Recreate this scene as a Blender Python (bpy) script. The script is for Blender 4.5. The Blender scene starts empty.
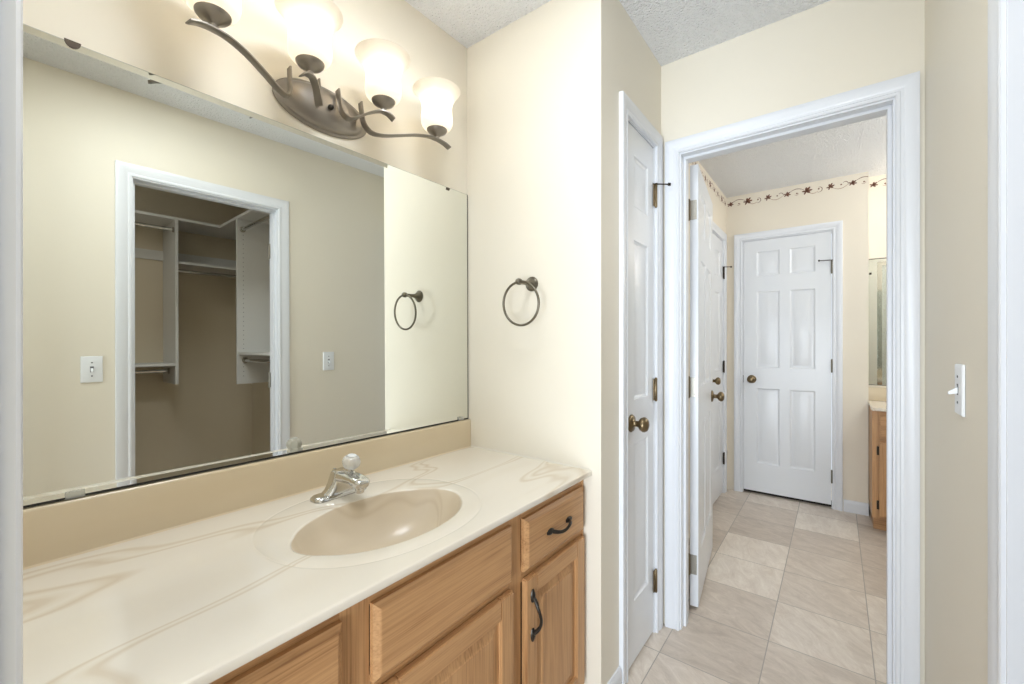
import bpy, bmesh, math, random
from mathutils import Vector, Matrix

random.seed(7)
C = bpy.context.scene
COL = C.collection

# ------------------------------------------------------------------ camera, world, lights, exposure
cam_d = bpy.data.cameras.new('camera')
cam = bpy.data.objects.new('camera', cam_d)
COL.objects.link(cam)
cam_d.sensor_fit = 'HORIZONTAL'
cam_d.sensor_width = 36.0
cam_d.lens = 425.68 / 1024 * 36.0
cam_d.clip_start = 0.004
cam.location = (0, 0, 1.22)
cam.rotation_euler = (math.pi / 2, 0, 0.6508)
C.camera = cam

W = bpy.data.worlds.new('world')
C.world = W
W.use_nodes = True
W.node_tree.nodes['Background'].inputs[0].default_value = (0.86, 0.92, 1.0, 1)
W.node_tree.nodes['Background'].inputs[1].default_value = 1.2

C.view_settings.view_transform = 'Standard'
C.view_settings.look = 'None'
C.view_settings.gamma = 1.0
C.view_settings.use_curve_mapping = False
C.view_settings.exposure = -0.10


def area_light(name, loc, rot, sx, sy, power, col):
    d = bpy.data.lights.new(name, 'AREA')
    d.shape = 'RECTANGLE'
    d.size, d.size_y = sx, sy
    d.energy = power
    d.color = col
    o = bpy.data.objects.new(name, d)
    COL.objects.link(o)
    o.location = loc
    o.rotation_euler = rot
    return o


def point_light(name, loc, power, col, r=0.05):
    d = bpy.data.lights.new(name, 'POINT')
    d.energy = power
    d.color = col
    d.shadow_soft_size = r
    o = bpy.data.objects.new(name, d)
    COL.objects.link(o)
    o.location = loc
    return o


BULB = 25.0
# added fill panel in the bedroom behind the camera, aimed through the doorway
area_light('bedroom_fill', (0.05, -2.0, 0.80), (math.radians(113), 0, 0), 1.3, 1.4, 118, (0.80, 0.895, 1.0))
# added overhead fill near the vanity, out of the frame, without a fixture
area_light('overhead_fill', (-0.42, 0.50, 2.41), (0, 0, 0), 0.40, 0.40, 12.0, (0.88, 0.94, 1.0))
# lamp over the vanity in the room beyond the doorway, and an added fill without a fixture
point_light('bathroom_vanity_lamp', (0.80, 3.80, 2.12), 11, (1.0, 0.985, 0.965), 0.07)
point_light('bathroom_fill', (0.95, 2.70, 2.12), 24, (0.86, 0.93, 1.0), 0.12)
# added fill to brighten the closet, no lamp known there
area_light('closet_fill', (0.52, 0.2, 2.40), (0, 0, 0), 0.25, 0.4, 4.5, (0.97, 0.98, 1.0))

# ------------------------------------------------------------------ materials
def lin(c):
    return tuple((x / 255 / 12.92) if x / 255 <= 0.04045 else ((x / 255 + 0.055) / 1.055) ** 2.4 for x in c) + (1.0,)


def mat(name, rgb, rough=0.5, metal=0.0, **kw):
    m = bpy.data.materials.new(name)
    m.use_nodes = True
    b = m.node_tree.nodes['Principled BSDF']
    b.inputs['Base Color'].default_value = lin(rgb)
    b.inputs['Roughness'].default_value = rough
    b.inputs['Metallic'].default_value = metal
    for k, v in kw.items():
        b.inputs[k].default_value = v
    return m


def nd(m, typ, **ins):
    n = m.node_tree.nodes.new(typ)
    for k, v in ins.items():
        if k in n.inputs:
            n.inputs[k].default_value = v
        else:
            setattr(n, k, v)
    return n


def lk(m, a, b):
    m.node_tree.links.new(a, b)


def add_bump(m, scale, strength, dist=0.002, detail=3.0, rough=0.6):
    b = m.node_tree.nodes['Principled BSDF']
    tc = nd(m, 'ShaderNodeTexCoord')
    n = nd(m, 'ShaderNodeTexNoise')
    n.inputs['Scale'].default_value = scale
    n.inputs['Detail'].default_value = detail
    n.inputs['Roughness'].default_value = rough
    lk(m, tc.outputs['Object'], n.inputs['Vector'])
    bp = nd(m, 'ShaderNodeBump')
    bp.inputs['Strength'].default_value = strength
    bp.inputs['Distance'].default_value = dist
    lk(m, n.outputs['Fac'], bp.inputs['Height'])
    lk(m, bp.outputs['Normal'], b.inputs['Normal'])
    return n


def vary(m, c1, c2, scale=(1, 1, 1), nscale=4.0, detail=4.0, lo=0.35, hi=0.65):
    b = m.node_tree.nodes['Principled BSDF']
    tc = nd(m, 'ShaderNodeTexCoord')
    mp = nd(m, 'ShaderNodeMapping')
    mp.inputs['Scale'].default_value = scale
    n = nd(m, 'ShaderNodeTexNoise')
    n.inputs['Scale'].default_value = nscale
    n.inputs['Detail'].default_value = detail
    r = nd(m, 'ShaderNodeValToRGB')
    r.color_ramp.elements[0].position = lo
    r.color_ramp.elements[1].position = hi
    r.color_ramp.elements[0].color = lin(c1)
    r.color_ramp.elements[1].color = lin(c2)
    lk(m, tc.outputs['Object'], mp.inputs['Vector'])
    lk(m, mp.outputs['Vector'], n.inputs['Vector'])
    lk(m, n.outputs['Fac'], r.inputs['Fac'])
    lk(m, r.outputs['Color'], b.inputs['Base Color'])


def wall_paint(name, c1, c2):
    m = mat(name, c1, 0.55)
    vary(m, c1, c2, nscale=1.3, detail=2.0, lo=0.3, hi=0.7)
    add_bump(m, 210.0, 0.10, 0.001)
    return m


M = {}
M['wall'] = wall_paint('cream_wall_paint', (231, 223, 206), (233, 226, 211))
M['bath_wall'] = wall_paint('bathroom_wall_paint', (230, 220, 202), (232, 223, 207))
M['closet_wall_shaded'] = wall_paint('shaded_closet_wall_paint', (214, 202, 178), (217, 206, 184))  # same beige as the other walls, the closet's dimness put into the colour


def ceiling_mat():
    m = mat('popcorn_ceiling', (247, 247, 247), 0.9)
    b = m.node_tree.nodes['Principled BSDF']
    tc = nd(m, 'ShaderNodeTexCoord')
    n = nd(m, 'ShaderNodeTexNoise')
    n.inputs['Scale'].default_value = 95
    n.inputs['Detail'].default_value = 4
    n.inputs['Roughness'].default_value = 0.65
    v = nd(m, 'ShaderNodeTexVoronoi')
    v.inputs['Scale'].default_value = 120
    lk(m, tc.outputs['Object'], n.inputs['Vector'])
    lk(m, tc.outputs['Object'], v.inputs['Vector'])
    mx = nd(m, 'ShaderNodeMath', operation='SUBTRACT')
    lk(m, n.outputs['Fac'], mx.inputs[0])
    mm = nd(m, 'ShaderNodeMath', operation='MULTIPLY')
    mm.inputs[1].default_value = 0.5
    lk(m, v.outputs['Distance'], mm.inputs[0])
    lk(m, mm.outputs[0], mx.inputs[1])
    bp = nd(m, 'ShaderNodeBump')
    bp.inputs['Strength'].default_value = 1.0
    bp.inputs['Distance'].default_value = 0.014
    lk(m, mx.outputs[0], bp.inputs['Height'])
    lk(m, bp.outputs['Normal'], b.inputs['Normal'])
    return m


M['ceiling'] = ceiling_mat()
M['trim'] = mat('white_gloss_trim_paint', (226, 228, 232), 0.32)
add_bump(M['trim'], 60, 0.03, 0.001)
M['door'] = mat('white_door_paint', (228, 230, 233), 0.30)


def door_bump(m):
    b = m.node_tree.nodes['Principled BSDF']
    tc = nd(m, 'ShaderNodeTexCoord')
    mp = nd(m, 'ShaderNodeMapping')
    mp.inputs['Scale'].default_value = (60, 60, 5)
    mp.inputs['Location'].default_value = (0.37, 0.41, 0.23)
    n = nd(m, 'ShaderNodeTexNoise')
    n.inputs['Scale'].default_value = 3
    n.inputs['Detail'].default_value = 4
    bp = nd(m, 'ShaderNodeBump')
    bp.inputs['Strength'].default_value = 0.12
    bp.inputs['Distance'].default_value = 0.001
    lk(m, tc.outputs['Object'], mp.inputs['Vector'])
    lk(m, mp.outputs['Vector'], n.inputs['Vector'])
    lk(m, n.outputs['Fac'], bp.inputs['Height'])
    lk(m, bp.outputs['Normal'], b.inputs['Normal'])


door_bump(M['door'])


def tile_mat():
    m = mat('travertine_look_floor_tile', (190, 180, 168), 0.35)
    b = m.node_tree.nodes['Principled BSDF']
    P = 0.333
    tc = nd(m, 'ShaderNodeTexCoord')
    mp = nd(m, 'ShaderNodeMapping')
    mp.inputs['Location'].default_value = (0.22 / P, -2.017 / P, 0)
    mp.inputs['Scale'].default_value = (1 / P, 1 / P, 1 / P)
    lk(m, tc.outputs['Object'], mp.inputs['Vector'])
    fl = nd(m, 'ShaderNodeVectorMath', operation='FLOOR')
    lk(m, mp.outputs['Vector'], fl.inputs[0])
    fr = nd(m, 'ShaderNodeVectorMath', operation='FRACTION')
    lk(m, mp.outputs['Vector'], fr.inputs[0])
    sep = nd(m, 'ShaderNodeSeparateXYZ')
    lk(m, fl.outputs[0], sep.inputs[0])
    comb = nd(m, 'ShaderNodeCombineXYZ')
    lk(m, sep.outputs[0], comb.inputs[0])
    lk(m, sep.outputs[1], comb.inputs[1])
    wn = nd(m, 'ShaderNodeTexWhiteNoise', noise_dimensions='3D')
    lk(m, comb.outputs[0], wn.inputs['Vector'])
    # each tile: own offset and grain direction
    ofs = nd(m, 'ShaderNodeVectorMath', operation='SCALE')
    ofs.inputs['Scale'].default_value = 37.0
    lk(m, wn.outputs['Color'], ofs.inputs[0])
    ang = nd(m, 'ShaderNodeMath', operation='MULTIPLY')
    ang.inputs[1].default_value = 1.5
    lk(m, wn.outputs['Value'], ang.inputs[0])
    rot = nd(m, 'ShaderNodeVectorRotate', rotation_type='Z_AXIS')
    lk(m, mp.outputs['Vector'], rot.inputs['Vector'])
    lk(m, ang.outputs[0], rot.inputs['Angle'])
    st = nd(m, 'ShaderNodeMapping')
    st.inputs['Scale'].default_value = (1.1, 2.8, 1)
    lk(m, rot.outputs[0], st.inputs['Vector'])
    ad = nd(m, 'ShaderNodeVectorMath', operation='ADD')
    lk(m, st.outputs[0], ad.inputs[0])
    lk(m, ofs.outputs[0], ad.inputs[1])
    n = nd(m, 'ShaderNodeTexNoise')
    n.inputs['Scale'].default_value = 2.2
    n.inputs['Detail'].default_value = 9
    n.inputs['Roughness'].default_value = 0.80
    n.inputs['Distortion'].default_value = 0.8
    lk(m, ad.outputs[0], n.inputs['Vector'])
    sh = nd(m, 'ShaderNodeMath', operation='MULTIPLY_ADD')
    sh.inputs[1].default_value = 0.36
    lk(m, wn.outputs['Value'], sh.inputs[0])
    lk(m, n.outputs['Fac'], sh.inputs[2])
    r = nd(m, 'ShaderNodeValToRGB')
    e = r.color_ramp.elements
    e[0].position, e[0].color = 0.38, lin((184, 170, 156))
    e[1].position, e[1].color = 0.98, lin((240, 231, 219))
    k = e.new(0.66)
    k.color = lin((212, 199, 185))
    lk(m, sh.outputs[0], r.inputs['Fac'])
    # grout
    sx = nd(m, 'ShaderNodeSeparateXYZ')
    lk(m, fr.outputs[0], sx.inputs[0])

    def edge(sock):
        a = nd(m, 'ShaderNodeMath', operation='SUBTRACT')
        a.inputs[1].default_value = 0.5
        lk(m, sock, a.inputs[0])
        c = nd(m, 'ShaderNodeMath', operation='ABSOLUTE')
        lk(m, a.outputs[0], c.inputs[0])
        return c.outputs[0]
    mxx = nd(m, 'ShaderNodeMath', operation='MAXIMUM')
    lk(m, edge(sx.outputs[0]), mxx.inputs[0])
    lk(m, edge(sx.outputs[1]), mxx.inputs[1])
    gt = nd(m, 'ShaderNodeMath', operation='GREATER_THAN')
    gt.inputs[1].default_value = 0.4945
    lk(m, mxx.outputs[0], gt.inputs[0])
    mix = nd(m, 'ShaderNodeMix', data_type='RGBA')
    lk(m, gt.outputs[0], mix.inputs[0])
    lk(m, r.outputs['Color'], mix.inputs[6])
    mix.inputs[7].default_value = lin((166, 157, 147))
    lk(m, mix.outputs[2], b.inputs['Base Color'])
    bp = nd(m, 'ShaderNodeBump', invert=True)
    bp.inputs['Strength'].default_value = 0.5
    bp.inputs['Distance'].default_value = 0.002
    lk(m, gt.outputs[0], bp.inputs['Height'])
    lk(m, bp.outputs['Normal'], b.inputs['Normal'])
    return m


M['tile'] = tile_mat()


def marble_mat(name, base, vein, soft):
    m = mat(name, base, 0.16)
    b = m.node_tree.nodes['Principled BSDF']
    b.inputs['Coat Weight'].default_value = 0.3
    b.inputs['Coat Roughness'].default_value = 0.08
    tc = nd(m, 'ShaderNodeTexCoord')
    mp = nd(m, 'ShaderNodeMapping')
    mp.inputs['Rotation'].default_value = (0, 0, math.radians(24))
    mp.inputs['Scale'].default_value = (2.3, 0.55, 1.0)
    lk(m, tc.outputs['Object'], mp.inputs['Vector'])
    n = nd(m, 'ShaderNodeTexNoise')
    n.inputs['Scale'].default_value = 1.7
    n.inputs['Detail'].default_value = 2.0
    n.inputs['Roughness'].default_value = 0.4
    n.inputs['Distortion'].default_value = 0.28
    lk(m, mp.outputs[0], n.inputs['Vector'])
    r = nd(m, 'ShaderNodeValToRGB')
    e = r.color_ramp.elements
    e[0].position, e[0].color = 0.36, lin(tuple(0.5 * (p + q) for p, q in zip(base, soft)))
    e[1].position, e[1].color = 0.64, lin(tuple(0.4 * p + 0.6 * q for p, q in zip(base, soft)))
    for p, c in ((0.425, base), (0.476, base), (0.486, vein), (0.492, soft), (0.500, base), (0.506, soft), (0.512, vein), (0.520, base)):
        k = e.new(p)
        k.color = lin(c)
    lk(m, n.outputs['Fac'], r.inputs['Fac'])
    lk(m, r.outputs['Color'], b.inputs['Base Color'])
    return m


M['marble'] = marble_mat('cream_cultured_marble', (233, 225, 212), (216, 201, 180), (228, 218, 202))
M['marble_shaded'] = mat('shaded_cultured_marble', (214, 196, 165), 0.22)  # the countertop's marble, with the backsplash's weaker light put into the colour
vary(M['marble_shaded'], (211, 193, 162), (217, 201, 172), scale=(1, 0.5, 2), nscale=3.0)
M['basin'] = marble_mat('beige_basin_marble', (216, 201, 178), (207, 190, 165), (212, 196, 172))
M['basin'].node_tree.nodes['Principled BSDF'].inputs['Roughness'].default_value = 0.28
M['basin'].node_tree.nodes['Principled BSDF'].inputs['Coat Weight'].default_value = 0.1


def oak(name, axis, c1=(150, 106, 68), c2=(200, 154, 107), c3=(182, 136, 91)):
    m = mat(name, c2, 0.42)
    b = m.node_tree.nodes['Principled BSDF']
    tc = nd(m, 'ShaderNodeTexCoord')
    mp = nd(m, 'ShaderNodeMapping')
    sc = {'X': (1.0, 12, 12), 'Y': (12, 1.0, 12), 'Z': (12, 12, 1.0)}[axis]
    mp.inputs['Scale'].default_value = sc
    lk(m, tc.outputs['Object'], mp.inputs['Vector'])
    n = nd(m, 'ShaderNodeTexNoise')
    n.inputs['Scale'].default_value = 1.5
    n.inputs['Detail'].default_value = 5
    n.inputs['Distortion'].default_value = 0.6
    lk(m, mp.outputs[0], n.inputs['Vector'])
    mp2 = nd(m, 'ShaderNodeMapping')
    mp2.inputs['Scale'].default_value = tuple(x * (14 if x > 1 else 3.5) for x in sc)
    lk(m, tc.outputs['Object'], mp2.inputs['Vector'])
    n2 = nd(m, 'ShaderNodeTexNoise')
    n2.inputs['Scale'].default_value = 1.5
    n2.inputs['Detail'].default_value = 3
    lk(m, mp2.outputs[0], n2.inputs['Vector'])
    # cathedral bands
    ml = nd(m, 'ShaderNodeMath', operation='MULTIPLY')
    ml.inputs[1].default_value = 6.0
    lk(m, n.outputs['Fac'], ml.inputs[0])
    frc = nd(m, 'ShaderNodeMath', operation='PINGPONG')
    frc.inputs[1].default_value = 1.0
    lk(m, ml.outputs[0], frc.inputs[0])
    mixv = nd(m, 'ShaderNodeMath', operation='MULTIPLY_ADD')
    mixv.inputs[1].default_value = 0.24
    lk(m, frc.outputs[0], mixv.inputs[0])
    lk(m, n2.outputs['Fac'], mixv.inputs[2])
    r = nd(m, 'ShaderNodeValToRGB')
    e = r.color_ramp.elements
    e[0].position, e[0].color = 0.34, lin(c1)
    e[1].position, e[1].color = 0.78, lin(c2)
    k = e.new(0.50)
    k.color = lin(c3)
    lk(m, mixv.outputs[0], r.inputs['Fac'])
    lk(m, r.outputs['Color'], b.inputs['Base Color'])
    bp = nd(m, 'ShaderNodeBump')
    bp.inputs['Strength'].default_value = 0.15
    bp.inputs['Distance'].default_value = 0.001
    lk(m, n2.outputs['Fac'], bp.inputs['Height'])
    lk(m, bp.outputs['Normal'], b.inputs['Normal'])
    return m


M['oak_y'] = oak('honey_oak_grain_along_front', 'Y')
M['oak_z'] = oak('honey_oak_upright_grain', 'Z')
M['oak_x'] = oak('honey_oak_grain_across', 'X')
M['gap_shade'] = mat('painted_gap_shade', (38, 28, 20), 0.8)  # shade of gaps and hollows, put into a dark colour
M['bronze'] = mat('brushed_dark_bronze', (146, 139, 130), 0.34, 0.85)
add_bump(M['bronze'], 150, 0.04, 0.0005)
M['pull'] = mat('dark_pull_metal', (62, 58, 53), 0.35, 0.8)
add_bump(M['pull'], 200, 0.05, 0.0005)
M['pewter'] = mat('antique_pewter', (118, 112, 99), 0.33, 0.9)
add_bump(M['pewter'], 150, 0.04, 0.0005)
M['brass'] = mat('antique_brass', (124, 108, 82), 0.32, 0.9)
add_bump(M['brass'], 120, 0.05, 0.0005)
M['brass_dark'] = mat('tarnished_dark_metal', (58, 50, 40), 0.4, 0.8)
M['nickel'] = mat('dull_nickel_plate', (160, 156, 146), 0.35, 0.8)
add_bump(M['nickel'], 120, 0.05, 0.0005)
M['chrome'] = mat('polished_chrome', (212, 212, 210), 0.10, 1.0)
add_bump(M['chrome'], 30, 0.01, 0.0005)
M['acrylic'] = mat('clear_acrylic', (250, 250, 248), 0.08, 0.0, **{'Transmission Weight': 0.6, 'IOR': 1.45})
M['clear_clip'] = mat('clear_plastic_clip', (235, 235, 228), 0.2, 0.0, **{'Transmission Weight': 0.7, 'IOR': 1.4})
M['mirror'] = mat('mirror_silvering', (232, 234, 228), 0.0, 1.0)
M['mirror_edge'] = mat('blackened_mirror_edge', (40, 37, 33), 0.6)
M['mirror_side'] = mat('greenish_glass_edge', (196, 194, 180), 0.25)
M['rust'] = mat('rusty_clip_metal', (84, 72, 60), 0.6, 0.3)
M['plastic'] = mat('white_switch_plastic', (236, 238, 240), 0.35)
M['slot'] = mat('dark_switch_slot', (110, 110, 112), 0.6)
M['melamine'] = mat('white_melamine_board', (226, 226, 224), 0.45)
M['stencil'] = mat('brown_stencil_paint', (124, 84, 66), 0.7)
M['stencil_light'] = mat('tan_stencil_paint', (176, 142, 116), 0.7)
M['carpet'] = mat('beige_carpet', (188, 176, 158), 0.95)
M['caulk'] = mat('white_caulk', (226, 220, 206), 0.5)
M['glass'] = mat('shower_glass', (235, 240, 240), 0.12, 0.0, **{'Transmission Weight': 0.9, 'IOR': 1.45})


def shade_mat():
    m = bpy.data.materials.new('frosted_lamp_glass')
    m.use_nodes = True
    nt = m.node_tree
    nt.nodes.clear()
    out = nt.nodes.new('ShaderNodeOutputMaterial')
    tr = nt.nodes.new('ShaderNodeBsdfTranslucent')
    tr.inputs[0].default_value = lin((230, 224, 214))
    df = nt.nodes.new('ShaderNodeBsdfDiffuse')
    df.inputs[0].default_value = lin((246, 240, 228))
    mx = nt.nodes.new('ShaderNodeMixShader')
    mx.inputs[0].default_value = 0.5
    nt.links.new(df.outputs[0], mx.inputs[1])
    nt.links.new(tr.outputs[0], mx.inputs[2])
    gl = nt.nodes.new('ShaderNodeBsdfGlossy')
    gl.inputs['Roughness'].default_value = 0.15
    mx2 = nt.nodes.new('ShaderNodeMixShader')
    mx2.inputs[0].default_value = 0.04
    nt.links.new(mx.outputs[0], mx2.inputs[1])
    nt.links.new(gl.outputs[0], mx2.inputs[2])
    em = nt.nodes.new('ShaderNodeEmission')
    em.inputs[0].default_value = (1.0, 0.93, 0.82, 1)
    em.inputs[1].default_value = 0.10
    ad = nt.nodes.new('ShaderNodeAddShader')
    nt.links.new(mx2.outputs[0], ad.inputs[0])
    nt.links.new(em.outputs[0], ad.inputs[1])
    nt.links.new(ad.outputs[0], out.inputs[0])
    return m


def emit_mat(name, col, s):
    m = bpy.data.materials.new(name)
    m.use_nodes = True
    b = m.node_tree.nodes['Principled BSDF']
    b.inputs['Base Color'].default_value = (1, 1, 1, 1)
    b.inputs['Emission Color'].default_value = tuple(col) + (1,)
    b.inputs['Emission Strength'].default_value = s
    return m


M['shade'] = shade_mat()
M['bulb'] = emit_mat('lit_bulb', (0.98, 0.99, 1.0), BULB)

# ------------------------------------------------------------------ helpers
I4 = Matrix.Identity(4)


class MB:
    """collects shapes; build() links them as ONE mesh object"""

    def __init__(self):
        self.bm = bmesh.new()

    def box(self, x0, x1, y0, y1, z0, z1, bev=0.0, seg=2):
        t = bmesh.new()
        bmesh.ops.create_cube(t, size=1.0)
        for v in t.verts:
            v.co = Vector(((x0 + x1) / 2 + v.co.x * (x1 - x0), (y0 + y1) / 2 + v.co.y * (y1 - y0), (z0 + z1) / 2 + v.co.z * (z1 - z0)))
        if bev:
            bmesh.ops.bevel(t, geom=t.edges[:], offset=bev, segments=seg, affect='EDGES', clamp_overlap=True)
        self._merge(t)
        return self

    def _merge(self, t, mx=None):
        if mx is not None:
            bmesh.ops.transform(t, matrix=mx, verts=t.verts[:])
        me = bpy.data.meshes.new('tmp')
        t.to_mesh(me)
        t.free()
        self.bm.from_mesh(me)
        bpy.data.meshes.remove(me)

    def prism(self, pts, z0, z1):
        """2-D outline (x, y) extruded in z"""
        bm = self.bm
        lo = [bm.verts.new((p[0], p[1], z0)) for p in pts]
        hi = [bm.verts.new((p[0], p[1], z1)) for p in pts]
        bm.faces.new(lo[::-1])
        bm.faces.new(hi)
        n = len(pts)
        for i in range(n):
            bm.faces.new((lo[i], lo[(i + 1) % n], hi[(i + 1) % n], hi[i]))
        return self

    def loft(self, rings, cap=True, closed=True):
        bm = self.bm
        R = [[bm.verts.new(p) for p in r] for r in rings]
        for a, b in zip(R, R[1:]):
            n = len(a)
            for i in range(n if closed else n - 1):
                j = (i + 1) % n
                bm.faces.new((a[i], a[j], b[j], b[i]))
        if cap:
            bm.faces.new(R[0][::-1])
            bm.faces.new(R[-1])
        return self

    def lathe(self, prof, origin=(0, 0, 0), axis=(0, 0, 1), seg=32, cap=True):
        """prof: list of (radius, height along the axis)"""
        ax = Vector(axis).normalized()
        up = Vector((0, 0, 1)) if abs(ax.z) < 0.9 else Vector((1, 0, 0))
        e1 = ax.cross(up).normalized()
        e2 = ax.cross(e1)
        o = Vector(origin)
        rings = []
        for r, hgt in prof:
            r = max(r, 1e-4)
            rings.append([o + ax * hgt + (e1 * math.cos(2 * math.pi * i / seg) + e2 * math.sin(2 * math.pi * i / seg)) * r for i in range(seg)])
        return self.loft(rings, cap)

    def tube(self, pts, r, seg=12, closed=False):
        pts = [Vector(p) for p in pts]
        n = len(pts)
        rr = r if isinstance(r, (list, tuple)) else [r] * n
        rings = []
        prev = None
        for i, p in enumerate(pts):
            a = pts[(i - 1) % n] if (closed or i > 0) else p
            b = pts[(i + 1) % n] if (closed or i < n - 1) else p
            t = (b - a).normalized()
            if prev is None:
                u = Vector((0, 0, 1)) if abs(t.z) < 0.9 else Vector((1, 0, 0))
            else:
                u = prev
            e1 = (u - t * u.dot(t)).normalized()
            prev = e1
            e2 = t.cross(e1)
            rings.append([p + (e1 * math.cos(2 * math.pi * k / seg) + e2 * math.sin(2 * math.pi * k / seg)) * rr[i] for k in range(seg)])
        if closed:
            rings.append(rings[0])
            bm = self.bm
            R = [[bm.verts.new(q) for q in ring] for ring in rings[:-1]]
            for i in range(n):
                a, b = R[i], R[(i + 1) % n]
                for k in range(seg):
                    j = (k + 1) % seg
                    bm.faces.new((a[k], a[j], b[j], b[k]))
            return self
        return self.loft(rings)

    def build(self, name, m, parent=None, smooth=0, bevel=0.0, loc=None):
        me = bpy.data.meshes.new(name)
        bmesh.ops.recalc_face_normals(self.bm, faces=self.bm.faces[:])
        self.bm.to_mesh(me)
        self.bm.free()
        me.materials.append(m)
        if smooth:
            for p in me.polygons:
                p.use_smooth = True
            try:
                me.set_sharp_from_angle(angle=math.radians(smooth))
            except Exception:
                pass
        o = bpy.data.objects.new(name, me)
        COL.objects.link(o)
        if parent is not None:
            o.parent = parent
        if loc is not None:
            o.location = loc
        if bevel:
            bv = o.modifiers.new('bevel', 'BEVEL')
            bv.width = bevel
            bv.segments = 2
            bv.limit_method = 'ANGLE'
            bv.angle_limit = math.radians(40)
        return o


def tag(o, label, cat, group=None, kind=None):
    o['label'] = label
    o['category'] = cat
    if group:
        o['group'] = group
    if kind:
        o['kind'] = kind
    return o


def thing(name, label, cat, loc=(0, 0, 0), rz=0.0, group=None):
    o = bpy.data.objects.new(name, None)
    COL.objects.link(o)
    o.empty_display_size = 0.1
    o.location = loc
    o.rotation_euler = (0, 0, rz)
    return tag(o, label, cat, group)


def struct(o, label, cat):
    return tag(o, label, cat, None, 'structure')


def catmull(pts, n=10):
    P = [Vector(p) for p in pts]
    P = [P[0] * 2 - P[1]] + P + [P[-1] * 2 - P[-2]]
    out = []
    for i in range(1, len(P) - 2):
        for k in range(n):
            t = k / n
            a, b, c, d = P[i - 1], P[i], P[i + 1], P[i + 2]
            out.append(0.5 * ((2 * b) + (c - a) * t + (2 * a - 5 * b + 4 * c - d) * t * t + (3 * b - a - 3 * c + d) * t ** 3))
    out.append(P[-2].copy())
    return out


# ------------------------------------------------------------------ the room's measures (metres, camera above the origin)
XL = lambda y: -1.1992 + 0.0193 * (y - 1.2718)      # face of the mirror wall
XR = 0.2341                                          # right wall
Y0 = 0.024                                           # near wall (the camera stands in its doorway)
Y1 = 1.2718                                          # wall with the towel ring
Y2 = 1.8666                                          # wall with the doorway
XM = -0.6058                                         # wall with the narrow door
H = 2.4187
Y2B = Y2 + 0.115
XB = -0.726                                          # bathroom left wall
Y3 = 3.8984                                          # bathroom far wall
XJ = 0.181                                           # its outer corner
YA = 4.035                                           # back of the vanity alcove
XBR = 1.45                                           # bathroom right wall
DH = 2.032                                           # openings
TH = 0.11

# ------------------------------------------------------------------ shell
o = MB().box(-1.5, 1.9, -0.09, 4.7, -0.08, 0.0).build('floor', M['tile'])
struct(o, 'greige stone-look square floor tiles running through the doorway', 'floor')
o = MB().box(-2.2, 2.4, -3.1, -0.09, -0.08, -0.001).build('floor_bedroom', M['carpet'])
struct(o, 'beige carpet of the room behind the camera', 'floor')
o = MB().box(-2.2, 2.4, -3.1, 4.7, H, H + 0.1).build('ceiling', M['ceiling'])
struct(o, 'white popcorn-textured ceiling', 'ceiling')

o = MB().prism([(XL(-0.09) - 0.1, -0.09), (XL(-0.09), -0.09), (XL(Y1), Y1), (XL(Y1) - 0.1, Y1)], 0, H).build('wall_left', M['wall'])
struct(o, 'cream wall behind the mirror and the lamp', 'wall')
o = MB().box(-1.4, XM, Y1, Y1 + 0.09, 0, H).build('wall_end', M['wall'])
struct(o, 'pale cream wall carrying the towel ring', 'wall')


def wall_y(name, x0, x1, ya, yb, openings, m):
    """wall slab between x0..x1 in X, running in Y from ya to yb, with openings [(y0, y1, ztop)]"""
    b = MB()
    y = ya
    for (a, c, zt) in openings:
        if a > y:
            b.box(x0, x1, y, a, 0, H)
        b.box(x0, x1, a, c, zt, H)
        y = c
    if yb > y:
        b.box(x0, x1, y, yb, 0, H)
    bmesh.ops.remove_doubles(b.bm, verts=b.bm.verts[:], dist=1e-5)
    return b.build(name, m)


def wall_x(name, y0, y1, xa, xb, openings, m):
    b = MB()
    x = xa
    for (a, c, zt) in openings:
        if a > x:
            b.box(x, a, y0, y1, 0, H)
        b.box(a, c, y0, y1, zt, H)
        x = c
    if xb > x:
        b.box(x, xb, y0, y1, 0, H)
    bmesh.ops.remove_doubles(b.bm, verts=b.bm.verts[:], dist=1e-5)
    return b.build(name, m)


LD = (1.462, 1.799)          # narrow door opening (Y)
CL = (0.446, 1.124)          # closet opening (Y)
DW = (-0.540, 0.166)         # doorway opening (X)
ND = (-0.577, 0.19)          # doorway the camera stands in (X)
BD = (3.115, 3.787)          # bathroom left door (Y)
FD = (-0.622, -0.008)        # far door (X)

struct(wall_y('wall_linen', XM - 0.09, XM, Y1 + 0.09, Y2, [(LD[0], LD[1], DH + 0.02)], M['wall']), 'cream wall around the narrow white door', 'wall')
struct(wall_x('wall_doorway', Y2, Y2B, XB - 0.1, XBR + 0.1, [(DW[0], DW[1], DH)], M['wall']), 'cream wall around the open doorway', 'wall')
struct(wall_y('wall_right', XR, XR + TH, -0.09, Y2, [(CL[0], CL[1], DH)], M['wall']), 'cream right-hand wall with the light switch', 'wall')
struct(wall_x('wall_near', -0.09, Y0, -1.4, XR + TH, [(ND[0], ND[1], DH)], M['wall']), 'cream wall at the left edge, where the camera stands in a doorway', 'wall')
struct(wall_y('wall_bath_left', XB - 0.1, XB, Y2B, Y3, [(BD[0], BD[1], DH + 0.02)], M['bath_wall']), 'peach-cream left wall of the room beyond', 'wall')
far_wall = struct(wall_x('wall_bath_far', Y3, Y3 + 0.1, XB - 0.1, XJ, [(FD[0], FD[1], DH + 0.02)], M['bath_wall']), 'peach-cream far wall around the six-panel door', 'wall')
struct(MB().box(XJ - 0.1, XJ, Y3 + 0.1, YA, 0, H).build('wall_bath_jog', M['bath_wall']), 'short return wall beside the far vanity', 'wall')
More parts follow.
